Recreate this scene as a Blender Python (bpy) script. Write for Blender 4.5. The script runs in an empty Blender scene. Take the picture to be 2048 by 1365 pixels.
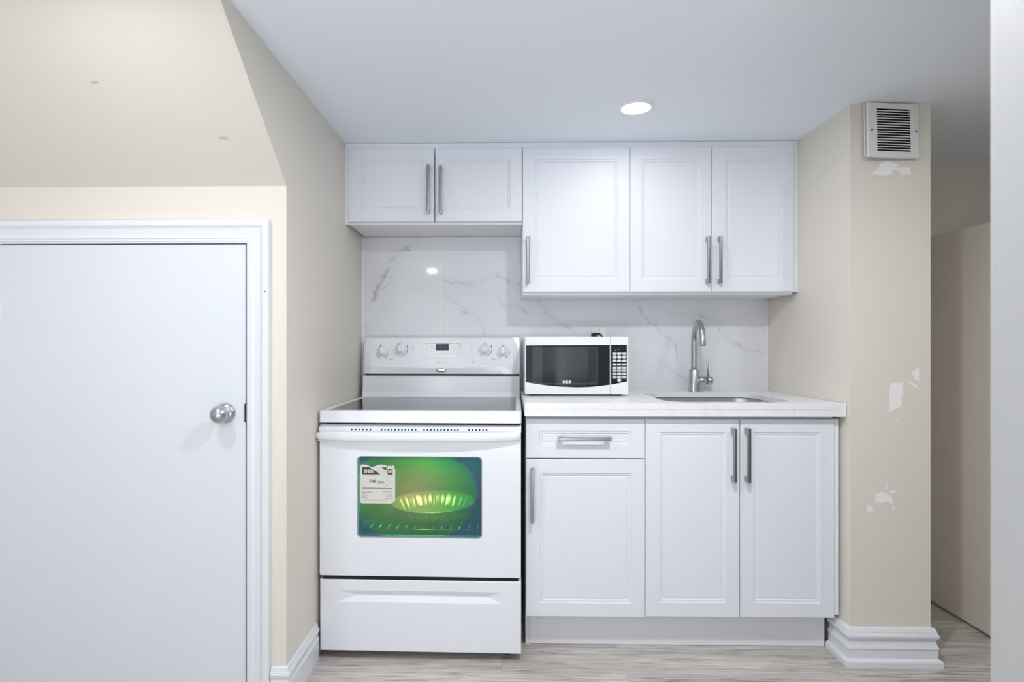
import bpy, bmesh, math, random
from mathutils import Vector, Matrix
import numpy as np

# ------------------------------------------------------------------ scene, camera, world, exposure
SC = bpy.context.scene
COL = SC.collection
random.seed(4)

cam_d = bpy.data.cameras.new('camera')
cam = bpy.data.objects.new('camera', cam_d)
COL.objects.link(cam)
cam.location = (0, -2.85, 1.185)
cam.rotation_euler = (math.radians(90), 0, math.radians(1.1))
cam_d.sensor_width = 36
cam_d.lens = 36 * 1154 / 2048
cam_d.shift_x = 0.0157
cam_d.shift_y = 0.00415
cam_d.clip_start = 0.02
cam_d.dof.use_dof = True
cam_d.dof.focus_distance = 2.35
cam_d.dof.aperture_fstop = 4.5
SC.camera = cam

world = bpy.data.worlds.new('world')
SC.world = world
world.use_nodes = True
world.node_tree.nodes['Background'].inputs['Color'].default_value = (0.90, 0.95, 1.0, 1)
world.node_tree.nodes['Background'].inputs['Strength'].default_value = 0.75

SC.view_settings.view_transform = 'Standard'
SC.view_settings.look = 'None'
SC.view_settings.gamma = 1
SC.view_settings.use_curve_mapping = False
SC.view_settings.exposure = 0.62
SC.cycles.use_denoising = True
SC.cycles.max_bounces = 12
SC.cycles.diffuse_bounces = 7
SC.cycles.sample_clamp_indirect = 6

LAMP = 150.0          # radiance of a downlight diffuser

# unseen area light added behind the camera, aimed up to brighten the ceiling
ald = bpy.data.lights.new('ceiling_fill', 'AREA')
ald.shape = 'RECTANGLE'
ald.size, ald.size_y = 2.0, 1.2
ald.energy = 32
ald.color = (0.94, 0.97, 1.0)
alo = bpy.data.objects.new('ceiling_fill', ald)
COL.objects.link(alo)
alo.location = (-0.45, -4.1, 0.45)
alo.rotation_euler = (math.radians(180 - 14), 0, 0)

# ------------------------------------------------------------------ materials
def mat(name, col, rough=0.5, metal=0.0, spec=0.5, var=0.02, bump=0.0, scale=30.0, coat=0.0, ior=1.45):
    m = bpy.data.materials.new(name)
    m.use_nodes = True
    nt = m.node_tree
    b = nt.nodes['Principled BSDF']
    b.inputs['Roughness'].default_value = rough
    b.inputs['Metallic'].default_value = metal
    b.inputs['Specular IOR Level'].default_value = spec
    b.inputs['Coat Weight'].default_value = coat
    b.inputs['Coat Roughness'].default_value = 0.08
    b.inputs['IOR'].default_value = ior
    tc = nt.nodes.new('ShaderNodeTexCoord')
    nz = nt.nodes.new('ShaderNodeTexNoise')
    nz.inputs['Scale'].default_value = scale
    nz.inputs['Detail'].default_value = 3
    nt.links.new(tc.outputs['Object'], nz.inputs['Vector'])
    mx = nt.nodes.new('ShaderNodeMix')
    mx.data_type = 'RGBA'
    nt.links.new(nz.outputs['Fac'], mx.inputs['Factor'])
    mx.inputs['A'].default_value = tuple(c * (1 - var) for c in col) + (1,)
    mx.inputs['B'].default_value = tuple(min(1, c * (1 + var)) for c in col) + (1,)
    nt.links.new(mx.outputs['Result'], b.inputs['Base Color'])
    if bump:
        bp = nt.nodes.new('ShaderNodeBump')
        bp.inputs['Strength'].default_value = bump
        bp.inputs['Distance'].default_value = 0.002
        nt.links.new(nz.outputs['Fac'], bp.inputs['Height'])
        nt.links.new(bp.outputs['Normal'], b.inputs['Normal'])
    return m

M = {}
M['wall'] = mat('wall_paint', (0.765, 0.722, 0.655), 0.55, spec=0.3, var=0.012, bump=0.05, scale=90)
M['ceil'] = mat('ceiling_paint', (0.85, 0.905, 0.975), 0.6, spec=0.25, var=0.008, scale=60)
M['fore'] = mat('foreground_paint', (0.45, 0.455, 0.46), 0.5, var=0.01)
M['trim'] = mat('trim_paint', (0.79, 0.81, 0.855), 0.28, var=0.01)
M['door'] = mat('door_paint', (0.74, 0.768, 0.82), 0.35, var=0.012, scale=4)
M['cab'] = mat('cabinet_foil', (0.79, 0.82, 0.885), 0.45, var=0.006, scale=8)
M['cabin'] = mat('cabinet_board', (0.80, 0.81, 0.84), 0.45, var=0.006)
M['enamel'] = mat('white_enamel', (0.83, 0.85, 0.90), 0.16, var=0.006, scale=8)
M['plastic'] = mat('white_plastic', (0.86, 0.865, 0.87), 0.3, var=0.006)
M['black'] = mat('black_plastic', (0.012, 0.012, 0.014), 0.4)
M['gap'] = mat('gasket_gap_shade', (0.008, 0.008, 0.01), 0.7)  # near-black for the gasket and for shade painted into gaps and slots
M['blackgloss'] = mat('black_glass', (0.010, 0.011, 0.014), 0.04, spec=0.6)
M['ceran'] = mat('ceramic_glass', (0.02, 0.021, 0.025), 0.07, spec=0.6, var=0.4, scale=6)
M['steel'] = mat('brushed_steel', (0.52, 0.53, 0.55), 0.28, metal=1, var=0.06, scale=200)
M['nickel'] = mat('satin_nickel', (0.36, 0.36, 0.37), 0.26, metal=1, var=0.05, scale=160)
M['chrome'] = mat('chrome', (0.72, 0.73, 0.75), 0.12, metal=1)
M['sinksteel'] = mat('sink_steel', (0.55, 0.56, 0.58), 0.3, metal=1, var=0.05, scale=150)
M['ink'] = mat('grey_ink', (0.30, 0.31, 0.34), 0.5)
M['darkink'] = mat('dark_ink', (0.03, 0.03, 0.035), 0.5)
M['lcd'] = mat('lcd', (0.045, 0.052, 0.072), 0.2)
M['lcdmark'] = mat('lcd_mark', (0.12, 0.13, 0.17), 0.3)
M['paper'] = mat('label_paper', (0.70, 0.69, 0.63), 0.6, var=0.03)
M['torn'] = mat('torn_paper', (0.62, 0.65, 0.62), 0.8, var=0.10, scale=300)
M['labelink'] = mat('label_ink', (0.06, 0.058, 0.05), 0.6, var=0.2, scale=400)
M['labelgrey'] = mat('label_grey', (0.30, 0.29, 0.26), 0.6, var=0.3, scale=200)
M['key'] = mat('keypad_grey', (0.55, 0.56, 0.58), 0.45)
M['keylight'] = mat('keypad_print', (0.85, 0.85, 0.86), 0.45)
M['ovenwall'] = mat('oven_enamel', (0.40, 0.40, 0.38), 0.45, var=0.15, scale=25)
M['wire'] = mat('rack_wire', (0.6, 0.6, 0.58), 0.25, metal=1)
M['foil'] = mat('foil', (0.78, 0.75, 0.68), 0.34, metal=0.65)
M['mwin'] = mat('microwave_cavity', (0.70, 0.72, 0.73), 0.5)
M['spackle'] = mat('spackle', (0.90, 0.90, 0.90), 0.7, var=0.03, scale=120)
M['duct'] = mat('duct_shade', (0.014, 0.011, 0.009), 0.8, var=0.5, scale=30)  # near-black, with the shade of the duct put into the colour
M['rust'] = mat('rusty_foot', (0.10, 0.045, 0.02), 0.8, var=0.4, scale=150)
M['vent'] = mat('vent_white', (0.78, 0.775, 0.76), 0.35)
M['edge'] = mat('tile_edge', (0.88, 0.88, 0.87), 0.25)
M['scuff'] = mat('hole_dark', (0.12, 0.12, 0.13), 0.7)

def emission(name, col, s):
    m = bpy.data.materials.new(name)
    m.use_nodes = True
    nt = m.node_tree
    nt.nodes.clear()
    e = nt.nodes.new('ShaderNodeEmission')
    o = nt.nodes.new('ShaderNodeOutputMaterial')
    e.inputs['Color'].default_value = col + (1,)
    e.inputs['Strength'].default_value = s
    nt.links.new(e.outputs[0], o.inputs['Surface'])
    return m
LAMP_COL = (0.98, 0.98, 0.98)
M['led'] = emission('display_led', (0.9, 0.95, 1.0), 1.2)

def marble(name, base, dark, attr=None):
    m = mat(name, base, 0.055, spec=0.5, var=0.02, scale=3)
    nt = m.node_tree
    b = nt.nodes['Principled BSDF']
    src = b.inputs['Base Color'].links[0].from_socket
    mx = nt.nodes.new('ShaderNodeMix')
    mx.data_type = 'RGBA'
    mx.inputs['B'].default_value = dark + (1,)
    nt.links.new(src, mx.inputs['A'])
    if attr:
        at = nt.nodes.new('ShaderNodeAttribute')
        at.attribute_name = attr
        nt.links.new(at.outputs['Fac'], mx.inputs['Factor'])
    else:
        tc = nt.nodes.new('ShaderNodeTexCoord')
        nz = nt.nodes.new('ShaderNodeTexNoise')
        nz.inputs['Scale'].default_value = 1.8
        nz.inputs['Detail'].default_value = 5
        nz.inputs['Distortion'].default_value = 1.2
        nt.links.new(tc.outputs['Object'], nz.inputs['Vector'])
        rp = nt.nodes.new('ShaderNodeValToRGB')
        e = rp.color_ramp.elements
        e[0].position, e[0].color = 0.485, (0, 0, 0, 1)
        e[1].position, e[1].color = 0.5, (0.30, 0.30, 0.30, 1)
        n = e.new(0.515); n.color = (0, 0, 0, 1)
        nt.links.new(nz.outputs['Fac'], rp.inputs['Fac'])
        nt.links.new(rp.outputs['Color'], mx.inputs['Factor'])
    nt.links.new(mx.outputs['Result'], b.inputs['Base Color'])
    return m
M['tile'] = marble('marble_tile', (0.76, 0.775, 0.81), (0.42, 0.43, 0.48), 'vein')
M['quartz'] = marble('quartz', (0.84, 0.845, 0.87), (0.62, 0.63, 0.66))
M['quartz'].node_tree.nodes['Principled BSDF'].inputs['Roughness'].default_value = 0.22

def floor_mat():
    m = bpy.data.materials.new('oak_vinyl')
    m.use_nodes = True
    nt = m.node_tree
    b = nt.nodes['Principled BSDF']
    L = nt.links.new
    tc = nt.nodes.new('ShaderNodeTexCoord')
    mp = nt.nodes.new('ShaderNodeMapping')
    mp.inputs['Location'].default_value = (0.79, 0.045, 0)
    L(tc.outputs['Object'], mp.inputs['Vector'])
    br = nt.nodes.new('ShaderNodeTexBrick')
    br.offset = 0.37
    br.inputs['Scale'].default_value = 1
    br.inputs['Brick Width'].default_value = 1.22
    br.inputs['Row Height'].default_value = 0.18
    br.inputs['Mortar Size'].default_value = 0.0012
    br.inputs['Color1'].default_value = (0, 0, 0, 1)
    br.inputs['Color2'].default_value = (1, 1, 1, 1)
    br.inputs['Mortar'].default_value = (0.5, 0.5, 0.5, 1)
    L(mp.outputs[0], br.inputs['Vector'])
    # shift the grain per plank
    ad = nt.nodes.new('ShaderNodeVectorMath'); ad.operation = 'MULTIPLY_ADD'
    L(br.outputs['Color'], ad.inputs[0])
    ad.inputs[1].default_value = (7.3, 3.1, 5.0)
    L(tc.outputs['Object'], ad.inputs[2])
    def grain(sx, sy, detail, dist):
        mm = nt.nodes.new('ShaderNodeMapping')
        mm.inputs['Scale'].default_value = (sx, sy, 1)
        L(ad.outputs[0], mm.inputs['Vector'])
        n = nt.nodes.new('ShaderNodeTexNoise')
        n.inputs['Scale'].default_value = 1
        n.inputs['Detail'].default_value = detail
        n.inputs['Roughness'].default_value = 0.62
        n.inputs['Distortion'].default_value = dist
        L(mm.outputs[0], n.inputs['Vector'])
        return n
    g1 = grain(3.5, 55, 6, 1.4)
    g2 = grain(1.6, 9, 3, 0.4)
    r1 = nt.nodes.new('ShaderNodeValToRGB')
    e = r1.color_ramp.elements
    e[0].position, e[0].color = 0.30, (0.27, 0.245, 0.23, 1)
    e[1].position, e[1].color = 0.62, (0.62, 0.60, 0.58, 1)
    n = e.new(0.46); n.color = (0.49, 0.46, 0.44, 1)
    L(g1.outputs['Fac'], r1.inputs['Fac'])
    r2 = nt.nodes.new('ShaderNodeValToRGB')
    e = r2.color_ramp.elements
    e[0].position, e[0].color = 0.3, (0.80, 0.78, 0.76, 1)
    e[1].position, e[1].color = 0.7, (1.12, 1.11, 1.10, 1)
    L(g2.outputs['Fac'], r2.inputs['Fac'])
    mx = nt.nodes.new('ShaderNodeMix'); mx.data_type = 'RGBA'; mx.blend_type = 'MULTIPLY'
    mx.inputs['Factor'].default_value = 1
    L(r1.outputs['Color'], mx.inputs['A']); L(r2.outputs['Color'], mx.inputs['B'])
    # plank tone
    rt = nt.nodes.new('ShaderNodeValToRGB')
    e = rt.color_ramp.elements
    e[0].color = (0.92, 0.92, 0.93, 1); e[1].color = (1.08, 1.07, 1.06, 1)
    L(br.outputs['Color'], rt.inputs['Fac'])
    m2 = nt.nodes.new('ShaderNodeMix'); m2.data_type = 'RGBA'; m2.blend_type = 'MULTIPLY'
    m2.inputs['Factor'].default_value = 1
    L(mx.outputs['Result'], m2.inputs['A']); L(rt.outputs['Color'], m2.inputs['B'])
    m3 = nt.nodes.new('ShaderNodeMix'); m3.data_type = 'RGBA'
    L(br.outputs['Fac'], m3.inputs['Factor'])
    L(m2.outputs['Result'], m3.inputs['A'])
    m3.inputs['B'].default_value = (0.36, 0.335, 0.32, 1)
    L(m3.outputs['Result'], b.inputs['Base Color'])
    b.inputs['Roughness'].default_value = 0.42
    bp = nt.nodes.new('ShaderNodeBump')
    bp.inputs['Strength'].default_value = 0.12
    bp.inputs['Distance'].default_value = 0.002
    L(g1.outputs['Fac'], bp.inputs['Height'])
    L(bp.outputs['Normal'], b.inputs['Normal'])
    return m
M['floor'] = floor_mat()

def oven_glass():
    """Dichroic coated pane: see-through, green in the middle and blue-teal towards the rim."""
    m = bpy.data.materials.new('coated_oven_glass')
    m.use_nodes = True
    nt = m.node_tree
    nt.nodes.clear()
    L = nt.links.new
    out = nt.nodes.new('ShaderNodeOutputMaterial')
    tc = nt.nodes.new('ShaderNodeTexCoord')
    nz = nt.nodes.new('ShaderNodeTexNoise')
    nz.inputs['Scale'].default_value = 9
    mpn = nt.nodes.new('ShaderNodeMapping'); mpn.inputs['Scale'].default_value = (0.6, 1, 3)
    L(tc.outputs['Object'], mpn.inputs['Vector']); L(mpn.outputs[0], nz.inputs['Vector'])
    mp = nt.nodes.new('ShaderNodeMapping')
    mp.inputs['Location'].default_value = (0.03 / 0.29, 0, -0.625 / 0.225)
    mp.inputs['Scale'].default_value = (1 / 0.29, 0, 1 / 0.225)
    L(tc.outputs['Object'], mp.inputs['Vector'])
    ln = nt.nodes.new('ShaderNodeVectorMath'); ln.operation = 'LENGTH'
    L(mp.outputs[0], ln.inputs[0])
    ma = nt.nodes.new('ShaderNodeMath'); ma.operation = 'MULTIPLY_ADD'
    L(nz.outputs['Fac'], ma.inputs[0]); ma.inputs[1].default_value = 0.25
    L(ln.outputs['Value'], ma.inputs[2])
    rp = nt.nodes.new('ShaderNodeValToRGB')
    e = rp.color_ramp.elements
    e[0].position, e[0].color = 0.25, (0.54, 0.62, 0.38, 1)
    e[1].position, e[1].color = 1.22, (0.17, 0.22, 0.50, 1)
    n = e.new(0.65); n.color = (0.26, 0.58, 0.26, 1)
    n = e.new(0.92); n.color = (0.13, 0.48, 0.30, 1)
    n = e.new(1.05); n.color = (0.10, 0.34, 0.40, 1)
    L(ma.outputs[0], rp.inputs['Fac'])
    tr = nt.nodes.new('ShaderNodeBsdfTransparent')
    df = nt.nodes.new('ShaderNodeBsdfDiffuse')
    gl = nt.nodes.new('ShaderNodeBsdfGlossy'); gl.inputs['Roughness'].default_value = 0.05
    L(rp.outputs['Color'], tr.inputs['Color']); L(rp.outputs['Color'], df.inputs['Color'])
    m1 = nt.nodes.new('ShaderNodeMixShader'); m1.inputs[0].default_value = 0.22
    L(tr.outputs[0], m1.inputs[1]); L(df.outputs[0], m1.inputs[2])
    fr = nt.nodes.new('ShaderNodeFresnel'); fr.inputs['IOR'].default_value = 1.45
    m2 = nt.nodes.new('ShaderNodeMixShader')
    L(fr.outputs[0], m2.inputs[0]); L(m1.outputs[0], m2.inputs[1]); L(gl.outputs[0], m2.inputs[2])
    L(m2.outputs[0], out.inputs['Surface'])
    return m
M['ovenglass'] = oven_glass()

def smoked_glass():
    m = bpy.data.materials.new('smoked_glass')
    m.use_nodes = True
    nt = m.node_tree
    nt.nodes.clear()
    L = nt.links.new
    out = nt.nodes.new('ShaderNodeOutputMaterial')
    tr = nt.nodes.new('ShaderNodeBsdfTransparent'); tr.inputs['Color'].default_value = (0.72, 0.73, 0.75, 1)
    gl = nt.nodes.new('ShaderNodeBsdfGlossy'); gl.inputs['Roughness'].default_value = 0.03
    fr = nt.nodes.new('ShaderNodeFresnel'); fr.inputs['IOR'].default_value = 1.6
    m2 = nt.nodes.new('ShaderNodeMixShader')
    L(fr.outputs[0], m2.inputs[0]); L(tr.outputs[0], m2.inputs[1]); L(gl.outputs[0], m2.inputs[2])
    L(m2.outputs[0], out.inputs['Surface'])
    return m
M['smoked'] = smoked_glass()

# ------------------------------------------------------------------ mesh helpers
class MB:
    """Collects shapes and links them as one mesh object."""
    def __init__(self, *mats):
        self.bm = bmesh.new()
        self.mats = list(mats)
        self.smooth = []
    def idx(self, m):
        if m is None:
            return 0
        if m not in self.mats:
            self.mats.append(m)
        return self.mats.index(m)
    def merge(self, tb, m=None, smooth=False, mtx=None):
        i = self.idx(m)
        if mtx is not None:
            tb.transform(mtx)
        vs = {v: self.bm.verts.new(v.co) for v in tb.verts}
        for f in tb.faces:
            try:
                nf = self.bm.faces.new([vs[v] for v in f.verts])
            except ValueError:
                continue
            nf.material_index = i
            nf.smooth = smooth
        tb.free()
    def box(self, x0, x1, y0, y1, z0, z1, bev=0.0, m=None, seg=2, mtx=None, smooth=False):
        tb = bmesh.new()
        bmesh.ops.create_cube(tb, size=1)
        for v in tb.verts:
            v.co = Vector(((x0 + x1) / 2 + v.co.x * (x1 - x0), (y0 + y1) / 2 + v.co.y * (y1 - y0), (z0 + z1) / 2 + v.co.z * (z1 - z0)))
        if bev:
            bmesh.ops.bevel(tb, geom=tb.edges[:], offset=bev, segments=seg, profile=0.5, affect='EDGES', clamp_overlap=True)
        self.merge(tb, m, smooth, mtx)
    def cyl(self, p0, p1, r0, r1=None, seg=24, m=None, smooth=True, bev=0.0):
        p0, p1 = Vector(p0), Vector(p1)
        r1 = r0 if r1 is None else r1
        prof = [(0, 0), (r0 - bev, 0)] + ([(r0, bev)] if bev else []) + ([(r1, (p1 - p0).length - bev)] if bev else []) + [(r1 - bev if bev else r1, (p1 - p0).length), (0, (p1 - p0).length)]
        if not bev:
            prof = [(0, 0), (r0, 0), (r1, (p1 - p0).length), (0, (p1 - p0).length)]
        self.lathe(prof, p0, p1 - p0, seg, m, smooth)
    def lathe(self, prof, origin, axis, seg=32, m=None, smooth=True):
        tb = bmesh.new()
        q = Vector(axis).normalized().to_track_quat('Z', 'Y')
        rings = []
        for r, h in prof:
            if r < 1e-6:
                rings.append([tb.verts.new((0, 0, h))])
            else:
                rings.append([tb.verts.new((r * math.cos(2 * math.pi * k / seg), r * math.sin(2 * math.pi * k / seg), h)) for k in range(seg)])
        for a, b in zip(rings, rings[1:]):
            for k in range(seg):
                k2 = (k + 1) % seg
                if len(a) == 1 and len(b) == 1:
                    continue
                if len(a) == 1:
                    tb.faces.new((a[0], b[k2], b[k]))
                elif len(b) == 1:
                    tb.faces.new((a[k], a[k2], b[0]))
                else:
                    tb.faces.new((a[k], a[k2], b[k2], b[k]))
        bmesh.ops.recalc_face_normals(tb, faces=tb.faces[:])
        self.merge(tb, m, smooth, Matrix.Translation(origin) @ q.to_matrix().to_4x4())
    def tube(self, pts, r, seg=16, m=None, closed=False, smooth=True):
        tb = bmesh.new()
        pts = [Vector(p) for p in pts]
        n = len(pts)
        rings = []
        up = None
        for i, p in enumerate(pts):
            if closed:
                t = (pts[(i + 1) % n] - pts[i - 1]).normalized()
            else:
                t = (pts[min(i + 1, n - 1)] - pts[max(i - 1, 0)]).normalized()
            if up is None:
                up = t.orthogonal().normalized()
            up = (up - t * up.dot(t)).normalized()
            side = t.cross(up)
            rr = r[i] if isinstance(r, (list, tuple)) else r
            rings.append([tb.verts.new(p + rr * (math.cos(2 * math.pi * k / seg) * up + math.sin(2 * math.pi * k / seg) * side)) for k in range(seg)])
        pairs = list(zip(rings, rings[1:])) + ([(rings[-1], rings[0])] if closed else [])
        for a, b in pairs:
            for k in range(seg):
                k2 = (k + 1) % seg
                tb.faces.new((a[k], a[k2], b[k2], b[k]))
        if not closed:
            tb.faces.new(rings[0][::-1]); tb.faces.new(rings[-1])
        bmesh.ops.recalc_face_normals(tb, faces=tb.faces[:])
        self.merge(tb, m, smooth)
    def plate(self, outer, holes, a0, a1, plane='XZ', m=None, bev=0.0, mtx=None):
        """Flat polygon with holes, extruded from a0 to a1 along the plane's normal."""
        tb = bmesh.new()
        def pt(u, v, a):
            return (u, a, v) if plane == 'XZ' else (u, v, a) if plane == 'XY' else (a, u, v)
        loops = [outer] + list(holes)
        front, edges = [], []
        for lp in loops:
            vs = [tb.verts.new(pt(u, v, a0)) for u, v in lp]
            front.append(vs)
            for k in range(len(vs)):
                edges.append(tb.edges.new((vs[k], vs[(k + 1) % len(vs)])))
        bmesh.ops.triangle_fill(tb, use_beauty=True, use_dissolve=False, edges=edges)
        ff = tb.faces[:]
        back = {}
        for lp, vs in zip(loops, front):
            for (u, v), w in zip(lp, vs):
                back[w] = tb.verts.new(pt(u, v, a1))
        for f in ff:
            tb.faces.new([back[v] for v in reversed(f.verts)])
        for vs in front:
            for k in range(len(vs)):
                p, q = vs[k], vs[(k + 1) % len(vs)]
                tb.faces.new((p, q, back[q], back[p]))
        bmesh.ops.recalc_face_normals(tb, faces=tb.faces[:])
        bmesh.ops.dissolve_limit(tb, angle_limit=0.001, verts=tb.verts[:], edges=tb.edges[:]) if not holes else None
        if bev:
            nrm = Vector(pt(0, 0, 1)) - Vector(pt(0, 0, 0))
            ed = [e for e in tb.edges if len(e.link_faces) == 2 and e.calc_face_angle(0) > 0.5
                  and all(abs((v.co - Vector(pt(0, 0, a0))).dot(nrm)) < 1e-6 for v in e.verts)]
            bmesh.ops.bevel(tb, geom=ed, offset=bev, segments=2, profile=0.5, affect='EDGES', clamp_overlap=True)
        self.merge(tb, m, False, mtx)
    def sweep(self, path, prof, to3, m=None, closed=False):
        """Mitred sweep: path in 2D, prof = (offset to the left of travel, third coordinate)."""
        tb = bmesh.new()
        P2 = [Vector(p) for p in path]
        rows = []
        for i, p in enumerate(P2):
            ns = []
            if i > 0:
                d = (P2[i] - P2[i - 1]).normalized(); ns.append(Vector((-d.y, d.x)))
            if i < len(P2) - 1:
                d = (P2[i + 1] - P2[i]).normalized(); ns.append(Vector((-d.y, d.x)))
            mv = ns[0] if len(ns) == 1 else (ns[0] + ns[1]) / (1 + ns[0].dot(ns[1]))
            rows.append([tb.verts.new(to3(*(p + mv * a), b)) for a, b in prof])
        for r0, r1 in zip(rows, rows[1:]):
            for k in range(len(prof)):
                k2 = (k + 1) % len(prof)
                tb.faces.new((r0[k], r0[k2], r1[k2], r1[k]))
        tb.faces.new(rows[0]); tb.faces.new(rows[-1][::-1])
        bmesh.ops.recalc_face_normals(tb, faces=tb.faces[:])
        self.merge(tb, m)
    def loft(self, rows, m=None, smooth=False, cap=True):
        tb = bmesh.new()
        R = [[tb.verts.new(p) for p in r] for r in rows]
        for a, b in zip(R, R[1:]):
            for k in range(len(a)):
                k2 = (k + 1) % len(a)
                tb.faces.new((a[k], a[k2], b[k2], b[k]))
        if cap:
            tb.faces.new(R[0][::-1]); tb.faces.new(R[-1])
        bmesh.ops.recalc_face_normals(tb, faces=tb.faces[:])
        self.merge(tb, m, smooth)
    def faces(self, verts, faces, m=None, smooth=False):
        tb = bmesh.new()
        V = [tb.verts.new(v) for v in verts]
        for f in faces:
            tb.faces.new([V[i] for i in f])
        self.merge(tb, m, smooth)
    def text(self, s, x, y, z, size, m=None, bold=0.0, sx=1.0, shear=0.0, depth=0.0003):
        """Text standing in the XZ plane, facing -Y, left-bottom at x, z."""
        cu = bpy.data.curves.new('t', 'FONT')
        cu.body = s
        cu.size = size
        cu.extrude = depth
        cu.offset = bold
        cu.shear = shear
        cu.resolution_u = 2
        ob = bpy.data.objects.new('t', cu)
        me = bpy.data.meshes.new_from_object(ob)
        tb = bmesh.new()
        tb.from_mesh(me)
        for v in tb.verts:
            v.co = Vector((x + v.co.x * sx, y - v.co.z, z + v.co.y))
        bpy.data.meshes.remove(me)
        bpy.data.objects.remove(ob)
        bpy.data.curves.remove(cu)
        self.merge(tb, m)
    def build(self, name, parent=None, recalc=False):
        if recalc:
            bmesh.ops.recalc_face_normals(self.bm, faces=self.bm.faces[:])
        me = bpy.data.meshes.new(name)
        self.bm.to_mesh(me)
        self.bm.free()
        for mm in self.mats:
            me.materials.append(mm)
        o = bpy.data.objects.new(name, me)
        COL.objects.link(o)
        if parent is not None:
            o.parent = parent
        return o

def rrect(x0, x1, z0, z1, r, n=6):
    pts = []
    for cx, cz, a in ((x1 - r, z1 - r, 0), (x0 + r, z1 - r, 90), (x0 + r, z0 + r, 180), (x1 - r, z0 + r, 270)):
        for k in range(n + 1):
            t = math.radians(a + 90 * k / n)
            pts.append((cx + r * math.cos(t), cz + r * math.sin(t)))
    return pts

def tag(o, label=None, cat=None, group=None, kind=None):
    if label: o['label'] = label
    if cat: o['category'] = cat
    if group: o['group'] = group
    if kind: o['kind'] = kind
    return o

def thing(name, label, cat, loc=(0, 0, 0), rz=0.0, group=None):
    o = bpy.data.objects.new(name, None)
    o.empty_display_size = 0.1
    COL.objects.link(o)
    o.location = loc
    o.rotation_euler = (0, 0, rz)
    return tag(o, label, cat, group)

def struct(o):
    o['kind'] = 'structure'
    return o

CEIL = 2.083
XL, XR = -0.7196, 1.276
COLX = 1.571
COLY = -0.679
STY = -0.981            # plane of the wall with the low door

# ------------------------------------------------------------------ setting: floor, ceiling, walls
b = MB(M['floor']); b.box(-3.2, 3.2, -7.5, 0.2, -0.05, 0)
struct(b.build('floor'))
b = MB(M['ceil']); b.box(-3.2, 3.2, -7.5, 0.2, CEIL, CEIL + 0.06)
struct(b.build('ceiling'))
b = MB(M['wall']); b.box(-3.2, 3.2, 0.008, 0.16, 0, CEIL)
struct(b.build('wall_back'))

# wall under the stair: door opening, sloped soffit above, side facing the kitchen
DX0, DX1, DZ = -1.672, -0.846, 1.5185
b = MB(M['wall'])
SL = (CEIL - 1.705) / 0.803
b.plate([(STY, 0), (STY, 1.705), (STY - SL, CEIL), (0.008, CEIL), (0.008, 0)], [], XL, XL - 0.06, 'YZ')       # side wall
b.plate([(STY, 1.705), (STY - SL, CEIL), (STY + 0.10, CEIL), (STY + 0.10, 1.705)], [], XL - 0.06, -3.2, 'YZ')  # soffit
b.box(DX1 + 0.02, XL - 0.06, STY, STY + 0.10, 0, 1.705)
b.box(DX0 - 0.02, DX1 + 0.02, STY, STY + 0.10, DZ + 0.02, 1.705)
b.box(-3.2, DX0 - 0.02, STY, STY + 0.10, 0, 1.705)
for (px, pz, w, h) in ((-1.155, 1.925, 0.010, 0.003), (-0.86, 1.815, 0.012, 0.003)):
    yy = STY - (pz - 1.705) / 0.803
    b.box(px - w, px + w, -0.0004, 0.0004, -h, h, m=M['ink'], mtx=Matrix.Translation((0, yy, pz)) @ Matrix.Rotation(-math.atan2(1, 0.803) , 4, 'X'))
struct(b.build('wall_left'))
b = MB(M['wall']); b.box(-3.2, -3.0, -7.5, STY, 0, CEIL)
struct(b.build('wall_far_left'))

# column at the right of the kitchen
b = MB(M['wall'])
b.box(XR, COLX, COLY, 0.008, 0, CEIL)
wr = struct(b.build('wall_right'))
PATCHES = [
    [(1.3553,1.823),(1.3797,1.8408),(1.3841,1.8587),(1.3974,1.8663),(1.4152,1.8698),(1.4373,1.8607),(1.4573,1.8583),(1.444,1.8449),(1.4684,1.847),(1.4927,1.8469),(1.5016,1.8176),(1.4684,1.8201),(1.4661,1.8066),(1.4586,1.8314),(1.4373,1.8382),(1.4285,1.8226),(1.4107,1.8159),(1.3797,1.8183)],
    [(1.4255,1.0441),(1.4678,1.0452),(1.4729,1.0064),(1.4653,1.0013),(1.4637,0.9573),(1.4474,0.9521),(1.4193,0.934),(1.4229,0.9779),(1.4193,1.0038)],
    [(1.5009,1.084),(1.5162,1.0943),(1.529,1.1047),(1.528,1.0504),(1.5137,1.0582)],
    [(1.4856,1.053),(1.5009,1.0489),(1.5188,1.0375),(1.528,1.0236),(1.5086,1.0323)],
    [(1.4576,0.916),(1.4423,0.8927),(1.4474,0.9082)],
    [(1.3683,0.6312),(1.3963,0.6407),(1.427,0.6263),(1.4346,0.598),(1.427,0.5953),(1.4066,0.6056),(1.381,0.5977),(1.3683,0.6054)],
    [(1.335,0.5897),(1.3529,0.5872),(1.3631,0.5691),(1.3401,0.5638)],
    [(1.404,0.6728),(1.4091,0.6754),(1.4127,0.650),(1.4100,0.648)],
    [(1.4180,0.6440),(1.4423,0.6471),(1.4413,0.6368),(1.4200,0.6380)],
    [(1.4295,0.585),(1.4397,0.5825),(1.4346,0.5618)],
]
for p in PATCHES:
    b = MB(M['spackle'])
    b.plate(p, [], COLY - 0.0007, COLY + 0.001, 'XZ')
    tag(b.build('spackle_patch', wr), 'white filler smear on the beige wall')

# white wall end close to the camera on the right
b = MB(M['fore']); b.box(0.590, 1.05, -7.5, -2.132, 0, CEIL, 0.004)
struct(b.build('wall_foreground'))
b = MB(M['wall']); b.box(3.0, 3.2, -7.5, 0.008, 0, CEIL)
struct(b.build('wall_hall'))

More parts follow.
